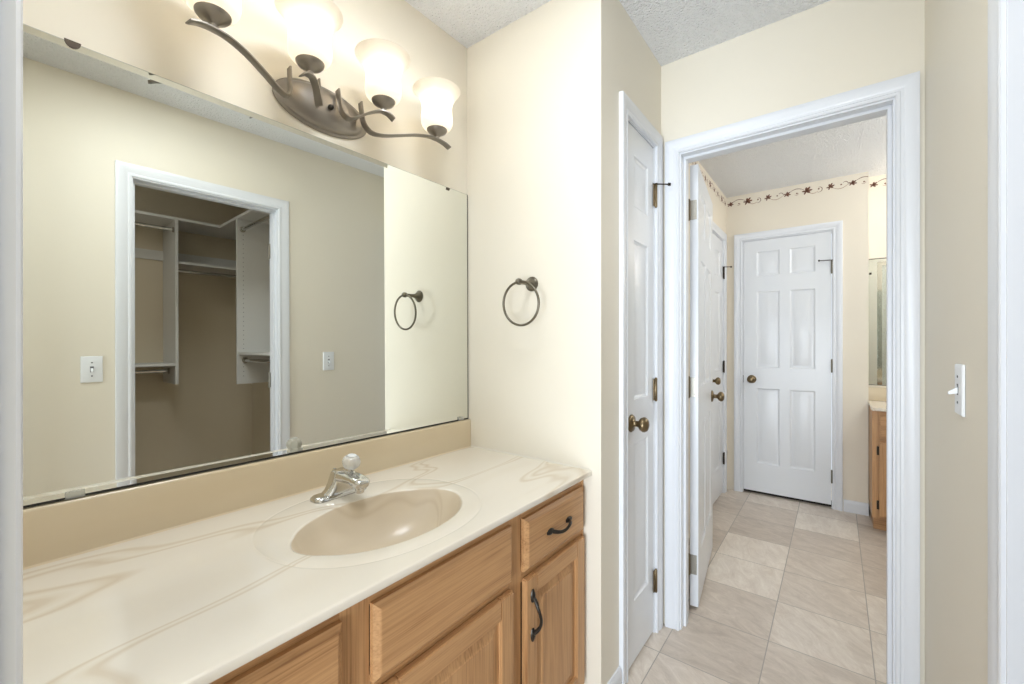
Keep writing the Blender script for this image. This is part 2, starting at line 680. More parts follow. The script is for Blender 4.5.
alcove_wall = struct(MB().box(XJ - 0.1, XBR + 0.1, YA, YA + 0.1, 0, H).build('wall_bath_back', M['bath_wall']), 'bright wall above the far vanity mirror', 'wall')
struct(MB().box(XBR, XBR + 0.1, Y2B, YA, 0, H).build('wall_bath_right', M['bath_wall']), 'right wall of the room beyond', 'wall')
# closet behind the right wall
CX, CY = 1.63, 1.45
struct(MB().box(CX, CX + 0.1, -0.5, CY, 0, H).build('wall_closet_back', M['closet_wall_shaded']), 'back wall of the closet seen in the mirror', 'wall')
struct(MB().box(XR + TH, CX + 0.1, CY, CY + 0.1, 0, H).build('wall_closet_side', M['closet_wall_shaded']), 'side wall of the closet seen in the mirror', 'wall')
struct(MB().box(XR + TH, CX, -0.6, -0.5, 0, H).build('wall_closet_near', M['closet_wall_shaded']), 'near side wall of the closet', 'wall')
struct(MB().box(XR + TH - 0.02, XR + TH, -0.5, -0.09, 0, H).build('wall_closet_front', M['closet_wall_shaded']), 'front wall of the closet', 'wall')
# bedroom behind the camera
struct(MB().box(-2.2, -2.1, -3.1, -0.09, 0, H).build('wall_bedroom_left', M['wall']), 'left wall of the room behind the camera', 'wall')
struct(MB().box(2.3, 2.4, -3.1, -0.6, 0, H).build('wall_bedroom_right', M['wall']), 'right wall of the room behind the camera', 'wall')
struct(MB().box(-2.2, -1.4, -0.09, 0.0, 0, H).box(XR + TH, 2.4, -0.7, -0.6, 0, H).build('wall_bedroom_front', M['wall']), 'front wall of the room behind the camera', 'wall')
struct(MB().box(-2.1, -1.1, -3.1, -3.0, 0, H).box(1.3, 2.3, -3.1, -3.0, 0, H).box(-1.1, 1.3, -3.1, -3.0, 0, 0.7).box(-1.1, 1.3, -3.1, -3.0, 2.2, H).build('wall_bedroom_back', M['wall']), 'window wall of the room behind the camera', 'wall')

# ------------------------------------------------------------------ trim
CAS = [(0.000, 0.000), (0.000, 0.009), (0.004, 0.012), (0.010, 0.012), (0.013, 0.009), (0.020, 0.0095), (0.026, 0.013), (0.040, 0.0155),
       (0.052, 0.0165), (0.057, 0.015), (0.058, 0.0)]


def casing(u0, u1, zt, mp, w=None):
    """moulded casing round an opening; mp(u, d, z) gives the world point, d = out of the wall"""
    b = MB()
    rows = []
    for (o_, d) in CAS:
        rows.append([mp(u0 - o_, d, 0.0), mp(u0 - o_, d, zt + o_), mp(u1 + o_, d, zt + o_), mp(u1 + o_, d, 0.0)])
    bm = b.bm
    R = [[bm.verts.new(p) for p in r] for r in rows]
    n = len(R)
    for i in range(n):
        a, c = R[i], R[(i + 1) % n]
        for k in range(3):
            bm.faces.new((a[k], a[k + 1], c[k + 1], c[k]))
    for k in (0, 3):
        bm.faces.new([r[k] for r in R])
    return b


REV = 0.006


def merge(a, b_):
    me = bpy.data.meshes.new('t')
    b_.bm.to_mesh(me)
    b_.bm.free()
    a.bm.from_mesh(me)
    bpy.data.meshes.remove(me)
    return a


JT = 0.018


def jamb_y(x0, x1, a, c, zt, stop=None):
    """jamb lining an opening in a wall that runs along Y; stop = (x0, x1) of the door stop"""
    b = MB()
    b.box(x0, x1, a, a + JT, 0, zt - JT)
    b.box(x0, x1, c - JT, c, 0, zt - JT)
    b.box(x0, x1, a, c, zt - JT, zt)
    if stop:
        b.box(stop[0], stop[1], a + JT, a + JT + 0.011, 0, zt - JT - 0.011)
        b.box(stop[0], stop[1], c - JT - 0.011, c - JT, 0, zt - JT - 0.011)
        b.box(stop[0], stop[1], a + JT, c - JT, zt - JT - 0.011, zt - JT)
    return b


def jamb_x(y0, y1, a, c, zt, stop=None):
    b = MB()
    b.box(a, a + JT, y0, y1, 0, zt - JT)
    b.box(c - JT, c, y0, y1, 0, zt - JT)
    b.box(a, c, y0, y1, zt - JT, zt)
    if stop:
        b.box(a + JT, a + JT + 0.011, stop[0], stop[1], 0, zt - JT - 0.011)
        b.box(c - JT - 0.011, c - JT, stop[0], stop[1], 0, zt - JT - 0.011)
        b.box(a + JT, c - JT, stop[0], stop[1], zt - JT - 0.011, zt - JT)
    return b


def trim(n, cas, jam, label):
    o = cas.build('trim_%d' % n, M['trim'], smooth=25)
    struct(o, label, 'door casing')
    if jam:
        jam.build('door_jamb', M['trim'], o, bevel=0.001)
    return o


def R2(lo, hi):
    return lo + JT - REV, hi - JT + REV


ZT = DH - JT + REV
u0, u1 = R2(*ND)
trim(1, casing(u0, u1, ZT, lambda u, d, z: (u, Y0 + d, z)), jamb_x(-0.09, Y0, ND[0], ND[1], DH, (-0.06, -0.025)), 'white moulded casing at the left edge of the picture')
u0, u1 = R2(*LD)
u1 = min(u1, 1.795)
trim(2, casing(u0, u1, ZT + 0.02, lambda u, d, z: (XM + d, u, z)), jamb_y(XM - 0.09, XM, LD[0], LD[1], DH + 0.02), 'white casing around the narrow door')
u0, u1 = R2(*DW)
cs = casing(u0, u1, ZT, lambda u, d, z: (u, Y2 - d, z))
merge(cs, casing(u0, u1, ZT, lambda u, d, z: (u, Y2B + d, z)))
t3 = trim(3, cs, jamb_x(Y2, Y2B, DW[0], DW[1], DH, (Y2 + 0.035, Y2 + 0.07)), 'wide white casing around the open doorway')
u0, u1 = R2(*BD)
trim(4, casing(u0, u1, ZT + 0.02, lambda u, d, z: (XB + d, u, z)), jamb_y(XB - 0.1, XB, BD[0], BD[1], DH + 0.02), 'white casing around the door in the far room left wall')
u0, u1 = R2(*FD)
trim(5, casing(u0, u1, ZT + 0.02, lambda u, d, z: (u, Y3 - d, z)), jamb_x(Y3, Y3 + 0.1, FD[0], FD[1], DH + 0.02), 'white casing around the six-panel door')
u0, u1 = R2(*CL)
cs = casing(u0, u1, ZT, lambda u, d, z: (XR - d * 0.65, u, z))
t6 = trim(6, cs, jamb_y(XR, XR + TH, CL[0], CL[1], DH, (XR + 0.035, XR + 0.07)), 'white casing around the closet opening, seen in the mirror and at the right edge')


def baseboard(name, label, mp, a, c, h=0.085):
    prof = [(0, 0), (0.012, 0), (0.012, h - 0.02), (0.009, h - 0.008), (0.005, h), (0, h)]
    b = MB()
    b.loft([[mp(a, d, z) for d, z in prof], [mp(c, d, z) for d, z in prof]])
    return struct(b.build(name, M['trim']), label, 'baseboard')


baseboard('baseboard_linen', 'short white baseboard left of the narrow door', lambda u, d, z: (XM + d, u, z), Y1 + 0.001, LD[0] - 0.05)
baseboard('baseboard_right', 'white baseboard on the right wall', lambda u, d, z: (XR - d, u, z), CL[1] + 0.05, Y2 - 0.001)
baseboard('baseboard_doorway', 'white baseboard right of the doorway', lambda u, d, z: (u, Y2 - d, z), DW[1] + 0.05, XR - 0.013)
baseboard('baseboard_far', 'white baseboard right of the six-panel door', lambda u, d, z: (u, Y3 - d, z), FD[1] + 0.05, XJ)
baseboard('baseboard_closet', 'white baseboard in the closet', lambda u, d, z: (CX - d, u, z), -0.5, CY)

# ------------------------------------------------------------------ doors
def panel_door(w, h, t, panels):
    """door slab: x 0..w, y 0..t (front faces -y), z 0..h; moulded raised panels on both faces"""
    xs = sorted({0.0, w} | {p[0] for p in panels} | {p[1] for p in panels})
    zs = sorted({0.0, h} | {p[2] for p in panels} | {p[3] for p in panels})
    b = MB()
    bm = b.bm
    prof = [(0.0, 0.0), (0.004, 0.005), (0.011, 0.0085), (0.020, 0.0085), (0.036, 0.0035), (0.040, 0.0025)]
    for side in (0, 1):
        def V(x, d, z):
            return bm.verts.new((x, d if side == 0 else t - d, z))
        for i in range(len(xs) - 1):
            for j in range(len(zs) - 1):
                a, c, e, f = xs[i], xs[i + 1], zs[j], zs[j + 1]
                pan = any(abs(p[0] - a) < 1e-6 and abs(p[1] - c) < 1e-6 and abs(p[2] - e) < 1e-6 and abs(p[3] - f) < 1e-6 for p in panels)
                if not pan:
                    bm.faces.new([V(a, 0, e), V(c, 0, e), V(c, 0, f), V(a, 0, f)])
                    continue
                rings = [[V(a + o_, d, e + o_), V(c - o_, d, e + o_), V(c - o_, d, f - o_), V(a + o_, d, f - o_)] for o_, d in prof]
                for r, s_ in zip(rings, rings[1:]):
                    for k in range(4):
                        bm.faces.new((r[k], r[(k + 1) % 4], s_[(k + 1) % 4], s_[k]))
                bm.faces.new(rings[-1])
    e = [(0, 0), (w, 0), (w, t), (0, t)]
    for k in (1, 3):
        (xa, ya), (xb, yb) = e[k], e[(k + 1) % 4]
        bm.faces.new([bm.verts.new(p) for p in ((xa, ya, 0), (xb, yb, 0), (xb, yb, h), (xa, ya, h))])
    for z in (0, h):
        bm.faces.new([bm.verts.new((x, y, z)) for x, y in e])
    bmesh.ops.remove_doubles(bm, verts=bm.verts[:], dist=1e-5)
    return b


ROWS = [(0.225, 0.825), (0.99, 1.595), (1.72, 1.915)]


def knob(parent, x, y, z, out, m, name='door_knob'):
    """round knob on its rose; out = -1 or 1 along y"""
    k = MB().lathe([(0.0, 0.0), (0.033, 0.0), (0.033, 0.003), (0.029, 0.008), (0.022, 0.010), (0.014, 0.012), (0.011, 0.016), (0.011, 0.028),
                    (0.015, 0.032), (0.023, 0.037), (0.0275, 0.046), (0.0275, 0.053), (0.022, 0.061), (0.012, 0.065), (0.0, 0.066)],
                   (x, y, z), (0, out, 0), 28).build(name, m, parent, smooth=50)
    return k


def hinge(parent, x, y, z, m, leaf=0.0, h=0.089, leaf_m=None, nm='hinge'):
    """hinge barrel standing at x, y (local), with a thin leaf running in +x by leaf"""
    b = MB()
    b.lathe([(0.0, -0.006), (0.003, -0.005), (0.0058, 0), (0.0058, h), (0.003, h + 0.005), (0.0, h + 0.006)], (x, y, z), (0, 0, 1), 14)
    if leaf:
        b.box(min(x, x + leaf), max(x, x + leaf), y + 0.002, y + 0.006, z, z + h)
    return b.build(nm, m, parent, smooth=40)


def set_struct_door(o, label):
    return struct(o, label, 'door')


# door_1: the narrow linen closet door
w1 = LD[1] - LD[0] - 2 * JT - 0.006
pw = 0.152
px0 = (w1 - pw) / 2 + 0.006
d1 = panel_door(w1, 2.018, 0.035, [(px0, px0 + pw, a, c) for a, c in ROWS]).build('door_1', M['door'], smooth=20)
d1.location = (XM - 0.003, LD[0] + JT + 0.003, 0.012)
d1.rotation_euler = (0, 0, math.pi / 2)
set_struct_door(d1, 'narrow white panelled door right of the vanity, closed, knob on its left')
knob(d1, 0.050, 0, 0.905, -1, M['brass'])
MB().box(0.001, 0.004, -0.003, 0.02, 0.875, 0.935).build('latch_plate', M['brass_dark'], d1)
for z in (1.775, 0.965, 0.165):
    hinge(d1, w1 + 0.004, -0.009, z, M['brass'], leaf=-0.016)


def pin_stop(parent, x, y, z, dx, dy, m):
    """hinge pin door stop: little rod with a pad at each end"""
    b = MB()
    v = Vector((dx, dy, 0))
    n = v.normalized()
    b.tube([Vector((x, y, z)) - n * 0.018, Vector((x, y, z)) + v], 0.0028, 8)
    b.lathe([(0.0, 0), (0.0065, 0.001), (0.0065, 0.010), (0.0, 0.011)], Vector((x, y, z)) + v - n * 0.004, n, 12)
    b.lathe([(0.0, 0), (0.0055, 0.001), (0.0055, 0.008), (0.0, 0.009)], Vector((x, y, z)) - n * 0.022, n, 12)
    b.lathe([(0.0, 0), (0.008, 0.001), (0.008, 0.005), (0.0, 0.006)], Vector((x, y, z - 0.003)), (0, 0, 1), 12)
    return b.build('hinge_pin_stop', m, parent, smooth=40)


pin_stop(d1, w1 + 0.004, -0.009, 1.775 + 0.094, 0.036, -0.042, M['brass_dark'])

# door_2: the doorway's own door, standing open
d2 = panel_door(0.655, 2.015, 0.035, [(0.11, 0.285, a, c) for a, c in ROWS] + [(0.37, 0.545, a, c) for a, c in ROWS]).build('door_2', M['door'], smooth=20)
d2.location = (-0.4985, 2.052, 0.014)
d2.rotation_euler = (0, 0, math.radians(96.9))
set_struct_door(d2, 'white panelled door standing open into the far room, seen edge on')
knob(d2, 0.595, 0, 0.895, -1, M['brass'])
knob(d2, 0.595, 0.035, 0.895, 1, M['brass'])
for z in (1.765, 0.955, 0.145):
    b = MB()
    b.box(-0.0025, 0.0005, 0.006, 0.036, z, z + 0.089, 0.001)
    for zz in (0.013, 0.045, 0.076):
        b.lathe([(0.0, 0.0), (0.0035, 0.0), (0.0028, 0.001), (0.0, 0.0012)], (-0.0025, 0.013 if zz != 0.045 else 0.009, z + zz), (-1, 0, 0), 10)
    b.build('hinge_leaf', M['nickel'], d2)
    hinge(d2, -0.009, 0.038, z, M['brass'])

# door_3: door in the left wall of the far room
w3 = BD[1] - BD[0] - 2 * JT - 0.006
d3 = panel_door(w3, 2.018, 0.035, [(0.10, 0.27, a, c) for a, c in ROWS] + [(0.36, 0.53, a, c) for a, c in ROWS]).build('door_3', M['door'], smooth=20)
d3.location = (XB - 0.003, BD[0] + JT + 0.003, 0.012)
d3.rotation_euler = (0, 0, math.pi / 2)
set_struct_door(d3, 'white panelled door in the left wall of the far room, partly behind the open door')
knob(d3, 0.22, 0, 0.925, -1, M['brass'])
for z in (1.72, 0.965, 0.225):
    hinge(d3, w3 + 0.004, -0.009, z, M['brass_dark'], leaf=-0.014)
pin_stop(d3, w3 + 0.004, -0.009, 1.72 + 0.094, 0.03, -0.045, M['brass_dark'])

# door_4: the six-panel door at the far end
w4 = FD[1] - FD[0] - 2 * JT - 0.006
pa, pb = 0.095, 0.255
d4 = panel_door(w4, 2.006, 0.035, [(pa, pb - 0.005, a, c) for a, c in ROWS] + [(w4 - pb, w4 - pa, a, c) for a, c in ROWS]).build('door_4', M['door'], smooth=20)
d4.location = (FD[0] + JT + 0.003, Y3 + 0.003, 0.026)
set_struct_door(d4, 'white six-panel door at the far end of the room beyond, closed')
knob(d4, 0.060, 0, 0.895, -1, M['brass'])
MB().box(-0.003, 0.001, -0.003, 0.012, 0.865, 0.925).build('latch_plate', M['brass_dark'], d4)
for z in (1.70, 0.975, 0.165):
    hinge(d4, w4 + 0.004, -0.009, z, M['pewter'])
pin_stop(d4, w4 + 0.004, -0.009, 1.70 + 0.094, -0.075, -0.02, M['brass_dark'])
struct(MB().box(FD[0] + JT, FD[1] - JT, Y3 + 0.042, Y3 + 0.1, 0.0, 0.03).build('trim_7', M['gap_shade']), 'dark strip painted as the shade under the six-panel door', 'painted shade')  # dark block set behind the gap to stand for its shade

# hinges left on the closet jamb (the closet door itself is gone)
for z in (1.74, 0.96, 0.2):
    b = MB().box(XR + TH - 0.036, XR + TH - 0.004, CL[1] - JT - 0.0025, CL[1] - JT, z, z + 0.089, 0.001)
    b.lathe([(0.0, -0.005), (0.0055, 0), (0.0055, 0.089), (0.0, 0.094)], (XR + TH + 0.002, CL[1] - JT - 0.003, z), (0, 0, 1), 12)
    b.build('hinge', M['nickel'], t6, smooth=40)
MB().box(XR + 0.075, XR + 0.105, CL[1] - JT - 0.002, CL[1] - JT, 0.34, 0.40).build('strike_plate', M['brass_dark'], t6)

# ------------------------------------------------------------------ painted scroll border of the far room
def stencil(mp, length, start, flip=False):
    dark, light = MB(), MB()

    def stroke(b, pts, w):
        P = [Vector((p[0], p[1], 0)) for p in pts]
        n = len(P)
        L, Rr = [], []
        for i, p in enumerate(P):
            t = (P[min(i + 1, n - 1)] - P[max(i - 1, 0)]).normalized()
            nn = Vector((-t.y, t.x, 0))
            ww = w * (0.35 + 0.65 * math.sin(math.pi * (i + 0.4) / n))
            L.append(p + nn * ww)
            Rr.append(p - nn * ww)
        for i in range(n - 1):
            q = [L[i], L[i + 1], Rr[i + 1], Rr[i]]
            if min(a.x for a in q) < 0 or max(a.x for a in q) > length:
                continue
            b.bm.faces.new([b.bm.verts.new(mp(a.x, 0.0006, a.y)) for a in q])

    def leaf(b, x, z, ang, L, w):
        pts = []
        for k in range(9):
            t = k / 8
            pts.append((x + math.cos(ang) * L * t, z + math.sin(ang) * L * t))
        stroke(b, pts, w)

    def dot(b, x, z, r):
        if x - r < 0 or x + r > length:
            return
        b.bm.faces.new([b.bm.verts.new(mp(x + r * math.cos(a * math.pi / 5), 0.0006, z + r * math.sin(a * math.pi / 5))) for a in range(10)])

    def cluster(x, z, s, ang):
        for da, l in ((-1.0, 0.75), (-0.35, 1.0), (0.35, 1.0), (1.0, 0.75)):
            leaf(dark, x, z, ang + da, 0.034 * s * l, 0.0062 * s)
        dot(dark, x, z, 0.006 * s)
        leaf(dark, x, z, ang + math.pi + 0.6, 0.022 * s, 0.005 * s)
        leaf(dark, x, z, ang + math.pi - 0.6, 0.022 * s, 0.005 * s)

    def arc(b, x0, z0, x1, z1, bul, w, k0=0.0, k1=1.0):
        pts = []
        for i in range(25):
            t = k0 + (k1 - k0) * i / 24
            pts.append((x0 + (x1 - x0) * t, z0 + (z1 - z0) * t + bul * math.sin(math.pi * t)))
        stroke(b, pts, w)

    def curl(b, x, z, r, a0, a1, w):
        pts = []
        for i in range(22):
            t = i / 21
            a = a0 + (a1 - a0) * t
            rr = r * (1 - 0.45 * t)
            pts.append((x + rr * math.cos(a), z + rr * math.sin(a)))
        stroke(b, pts, w)

    zc = H - 0.062
    x = start
    while x < length + 0.1:
        cluster(x, zc, 0.85, 0.2)
        arc(dark, x + 0.02, zc + 0.012, x + 0.115, zc + 0.012, 0.018, 0.0022)
        dot(dark, x + 0.068, zc - 0.004, 0.0055)
        curl(light, x + 0.068, zc - 0.004, 0.016, 3.6, 6.3, 0.0018)
        cluster(x + 0.125, zc, 1.15, 0.5)
        arc(light, x + 0.14, zc - 0.012, x + 0.20, zc - 0.014, -0.012, 0.002)
        curl(dark, x + 0.205, zc, 0.024, -1.9, 1.9, 0.0022)
        dot(dark, x + 0.203, zc + 0.002, 0.0058)
        cluster(x + 0.268, zc, 0.9, 0.7)
        arc(light, x + 0.285, zc - 0.010, x + 0.375, zc - 0.002, -0.018, 0.0022)
        curl(dark, x + 0.355, zc + 0.006, 0.022, -0.6, 2.4, 0.002)
        dot(dark, x + 0.335, zc + 0.004, 0.0055)
        x += 0.395
    return dark, light


def add_stencil(parent, mp, length, start):
    a, b_ = stencil(mp, length, start)
    o = a.build('stencil_border', M['stencil'], parent)
    b_.build('pale_scrolls', M['stencil_light'], o)


add_stencil(far_wall, lambda u, d, z: (XB + u, Y3 - d, z), XJ - XB, 0.025)
add_stencil(bpy.data.objects['wall_bath_left'], lambda u, d, z: (XB + d, Y3 - u, z), 1.6, 0.05)
add_stencil(alcove_wall, lambda u, d, z: (XJ + u, YA - d, z), 1.2, 0.03)

# ------------------------------------------------------------------ the vanity
ZC = 0.798                  # counter surface
XC = -0.6375                # counter front edge
XFR = -0.672                # face frame plane
XFF = -0.653                # faces of doors and drawers
van = thing('vanity_cabinet', 'honey oak bathroom vanity cabinet under the long cream countertop', 'vanity cabinet', (-0.92, 0.65, 0))
VO = Vector((-0.92, 0.65, 0))


class MV(MB):
    def build(self, name, m, parent=None, **k):
        for v in self.bm.verts:
            v.co -= VO
        return MB.build(self, name, m, parent, **k)


YV0, YV1 = Y0 + 0.004, Y1 - 0.012
ZB = ZC - 0.0175
# carcass: sides, floor, toe kick
b = MV()
b.box(-1.19, XFR - 0.019, YV0, YV0 + 0.016, 0.0, ZB)
b.box(-1.19, XFR - 0.019, YV1 - 0.016, YV1, 0.0, ZB)
b.box(-1.19, XFR - 0.019, YV0 + 0.016, YV1 - 0.016, 0.095, 0.11)
b.box(-0.75, -0.735, YV0 + 0.016, YV1 - 0.016, 0.0, 0.095)
b.build('carcass', M['oak_z'], van)
b = MV()
b.box(-0.71, -0.705, YV0 + 0.016, YV1 - 0.016, 0.12, ZB - 0.02)
b.build('interior_shade', M['gap_shade'], van)  # dark sheet standing for the shade inside the oak cabinet
# face frame
x0, x1 = XFR - 0.019, XFR
for a, c in ((YV0, 0.060), (0.398, 0.456), (0.868, 0.921), (1.240, YV1)):
    MV().box(x0, x1, a, c, 0.095, ZB).build('frame_stile', M['oak_z'], van, bevel=0.001)
for a, c in ((0.060, 0.398), (0.456, 0.868), (0.921, 1.240)):
    for e, f in ((0.745, ZB), (0.575, 0.618), (0.095, 0.135)):
        MV().box(x0, x1, a, c, e, f).build('frame_rail', M['oak_y'], van, bevel=0.001)


def slab_front(y0, y1, z0, z1):
    """drawer front with a bevelled lip all round"""
    b = MV()
    prof = [(0.0, XFR + 0.0005), (0.0, XFR + 0.010), (0.010, XFF - 0.001), (0.013, XFF), ]
    rings = [[(x, y0 + o_, z0 + o_), (x, y1 - o_, z0 + o_), (x, y1 - o_, z1 - o_), (x, y0 + o_, z1 - o_)] for o_, x in prof]
    b.loft(rings)
    return b


def bow_pull(name, parent, p0, p1, out=0.026):
    """cast pull with leaf-shaped feet between two points on the front (world), local to the vanity"""
    b = MV()
    a, c = Vector(p0), Vector(p1)
    ax = (c - a).normalized()
    sd = ax.cross(Vector((1, 0, 0)))
    pts, rad = [], []
    for i in range(21):
        t = i / 20
        e = math.sin(math.pi * t) ** 0.65
        wob = 0.004 * math.sin(2 * math.pi * t)
        pts.append(a + (c - a) * t + Vector((out * e + 0.002, 0, 0)) + sd * wob)
        rad.append(0.0042 + 0.0022 * abs(2 * t - 1) ** 2)
    b.tube(pts, rad, 10)
    for p, s_ in ((a, -1), (c, 1)):
        rings = []
        for k in range(9):
            t = k / 8
            wd = 0.0085 * math.sin(math.pi * (0.12 + 0.80 * t)) ** 0.8 + 0.0008
            cen = p + ax * s_ * (-0.012 + 0.034 * t)
            hgt = 0.0065 * math.sin(math.pi * (0.1 + 0.8 * t)) + 0.0015
            rings.append([cen + sd * wd * math.cos(q * math.pi / 6) + Vector((max(0.0, hgt * math.sin(q * math.pi / 6)) + 0.0002, 0, 0)) for q in range(12)])
        b.loft(rings)
    return b.build(name, M['pull'], parent, smooth=60)


dr = slab_front(0.922, 1.251, 0.606, 0.747).build('drawer_front', M['oak_y'], van)
bow_pull('drawer_pull', dr, (XFF, 1.043, 0.676), (XFF, 1.139, 0.676))
dr['label'] = 'small top drawer at the right end'
slab_front(0.060, 0.397, 0.606, 0.749).build('drawer_front', M['oak_y'], van)
slab_front(0.457, 0.867, 0.606, 0.749).build('false_drawer_front', M['oak_y'], van)


def cab_door(y0, y1, z0, z1, handle=None):
    """frame and raised panel oak door"""
    st = 0.052
    b = MV()
    ya, yb, za, zb = y0 + st - 0.001, y1 - st + 0.001, z0 + st - 0.001, z1 - st + 0.001
    prof = [(0.0, XFR + 0.004), (0.0, XFR + 0.010), (0.004, XFR + 0.0085), (0.028, XFR + 0.014), (0.030, XFR + 0.0155), (0.031, XFR + 0.0158)]
    b.loft([[(x, ya + o_, za + o_), (x, yb - o_, za + o_), (x, yb - o_, zb - o_), (x, ya + o_, zb - o_)] for o_, x in prof])
    d = b.build('cabinet_door', M['oak_z'], van)
    for a, c in ((y0, y0 + st), (y1 - st, y1)):
        MV().box(XFR + 0.0005, XFF, a, c, z0, z1, 0.003).build('door_stile', M['oak_z'], d)
    for a, c in ((z0, z0 + st), (z1 - st, z1)):
        MV().box(XFR + 0.001, XFF - 0.0002, y0 + st - 0.001, y1 - st + 0.001, a, c, 0.002).build('door_rail', M['oak_y'], d)
    if handle:
        bow_pull('door_pull', d, *handle)
    return d


cab_door(0.922, 1.251, 0.105, 0.586, ((XFF, 0.949, 0.530), (XFF, 0.949, 0.434)))
cab_door(0.457, 0.867, 0.105, 0.586, ((XFF, 0.486, 0.530), (XFF, 0.486, 0.434)))
cab_door(0.060, 0.397, 0.105, 0.586, ((XFF, 0.370, 0.530), (XFF, 0.370, 0.434)))
for yy in (0.8685, 1.2515):
    MV().box(XFR + 0.0006, XFR + 0.009, yy, yy + 0.006, 0.515, 0.57, 0.0015).build('hinge', M['brass_dark'], van)
b = MV()
b.box(XFR - 0.001, XFR + 0.004, YV1 + 0.0002, YV1 + 0.0095, 0.0, ZB)
b.build('scribe_strip', M['oak_z'], van)

# countertop with integral basin -------------------------------------------------
BCX, BCY = -0.872, 0.640
top = thing('vanity_countertop', 'long cream cultured marble countertop with a moulded oval basin', 'countertop', (BCX, BCY, ZC))
TO = Vector((BCX, BCY, ZC))
NA = 160
xa, xb, ya, yb = XL(0.6) + 0.008, XC, Y0 + 0.002, Y1 - 0.001


def rect_hit(dx, dy, ins=0.0):
    t = 1e9
    if dx > 1e-9:
        t = min(t, (xb - ins - BCX) / dx)
    if dx < -1e-9:
        t = min(t, (xa - BCX) / dx)
    if dy > 1e-9:
        t = min(t, (yb - BCY) / dy)
    if dy < -1e-9:
        t = min(t, (ya - BCY) / dy)
    return t


angs = sorted([2 * math.pi * i / NA for i in range(NA)] +
              [math.atan2(y - BCY, x - BCX) % (2 * math.pi) for x in (xa, xb - 0.004) for y in (ya, yb)])
AX, AY = 0.147, 0.213


def rim(a, k=1.0, scal=1.0):
    """basin outline: an oval with a small shell lobe at either end"""
    cx_, sy_ = math.cos(a), math.sin(a)
    e = 1.0
    for s_ in (1, -1):
        da = math.atan2(math.sin(a - s_ * math.pi / 2), math.cos(a - s_ * math.pi / 2))
        e += scal * 0.035 * max(0.0, 1 - abs(da) / 0.42) ** 0.6
    return AX * cx_ * k * e, AY * sy_ * k * e


def ell(a, ax, ay, p=2.0):
    cx_, sy_ = math.cos(a), math.sin(a)
    q = (abs(cx_) ** p + abs(sy_) ** p) ** (-1 / p)
    return ax * cx_ * q, ay * sy_ * q


bowl_prof = [(0.10, -0.128), (0.25, -0.127), (0.42, -0.122), (0.58, -0.111), (0.72, -0.093), (0.83, -0.069), (0.91, -0.043), (0.955, -0.022),
             (0.982, -0.009), (1.0, -0.0035)]
lo_prof = [(1.0, -0.0035), (1.012, -0.0012), (1.03, -0.0004)]
bm_b = MB()
rings = []
for k, z in bowl_prof:
    sc = max(0.0, (k - 0.5) * 2)
    rings.append([Vector((*rim(a, k, sc), z)) for a in angs])
bm_b.loft(rings, cap=False)
bm_b.bm.faces.new([v for v in list(bm_b.bm.verts)[:len(angs)]][::-1])
basin = bm_b.build('basin', M['basin'], top, smooth=60)
MB().lathe([(0.0, -0.1275), (0.021, -0.1275), (0.022, -0.1245), (0.017, -0.1235), (0.012, -0.1255), (0.0, -0.125)], (-0.0, 0, 0), (0, 0, 1), 24).build('drain', M['chrome'], basin, smooth=40)

sl = MB()
rings = []
for k, z in lo_prof:
    rings.append([Vector((*rim(a, k), z)) for a in angs])
RCX = -0.032    # the engraved oval sits a little further back
for k, z in ((0.965, 0.0), (0.985, -0.0005), (0.993, -0.0011), (1.0, -0.0011), (1.008, -0.0004), (1.02, 0.0)):
    ring = []
    for a in angs:
        ex, ey = ell(a, 0.226 * k, 0.268 * k, 2.25)
        ring.append(Vector((max(ex + RCX, -0.30), ey, z)))
    rings.append(ring)
for sh_ in (0.95, 0.985):
    ring = []
    for a in angs:
        dx, dy = math.cos(a), math.sin(a)
        t = rect_hit(dx, dy, 0.004) * sh_
        ring.append(Vector((dx * t, dy * t, 0.0)))
    rings.append(ring)
for ins, z in ((0.004, 0.0), (0.0013, -0.0012), (0.0, -0.0035), (0.0, -0.0135), (0.0012, -0.0155), (0.003, -0.016)):
    ring = []
    for a in angs:
        dx, dy = math.cos(a), math.sin(a)
        t = rect_hit(dx, dy, 0.004)
        p = Vector((dx * t, dy * t, z))
        if abs(p.x - (xb - 0.004 - BCX)) < 1e-6:
            p.x = xb - ins - BCX
        ring.append(p)
    rings.append(ring)
# underside lip towards the middle
rings.append([Vector((r.x * 0.9, r.y * 0.9, -0.016)) for r in rings[-1]])
sl.loft(rings, cap=False)
sl.build('slab', M['marble'], top, smooth=35)
# backsplash follows the slightly skewed wall
bs = MB()
BT = 0.021
prof = [(0.0, -0.0), (0.0, 0.104), (0.003, 0.108), (BT - 0.004, 0.109), (BT - 0.001, 0.106), (BT, 0.102), (BT, 0.003), (BT + 0.002, 0.001), (BT + 0.004, 0.0003), (BT + 0.004, 0.0)]
bs.loft([[(XL(y) + 0.001 + d - BCX, y - BCY, z) for d, z in prof] for y in (ya, 0.35, 0.7, yb)])
bs.build('backsplash', M['marble_shaded'], top, smooth=35)
MB().loft([[(XC - 0.01 - 0.53 * t - BCX, Y1 - BCY + q[0], q[1]) for q in ((-0.0005, 0.0), (-0.0045, 0.0002), (-0.0005, 0.004))] for t in (0.0, 0.5, 1.0)]).build('caulk_bead', M['caulk'], top)

# faucet -------------------------------------------------------------------------
FX, FY = -1.095, 0.649
fa = thing('faucet', 'chrome single-handle faucet with a clear acrylic knob, behind the basin', 'faucet', (FX, FY, ZC))


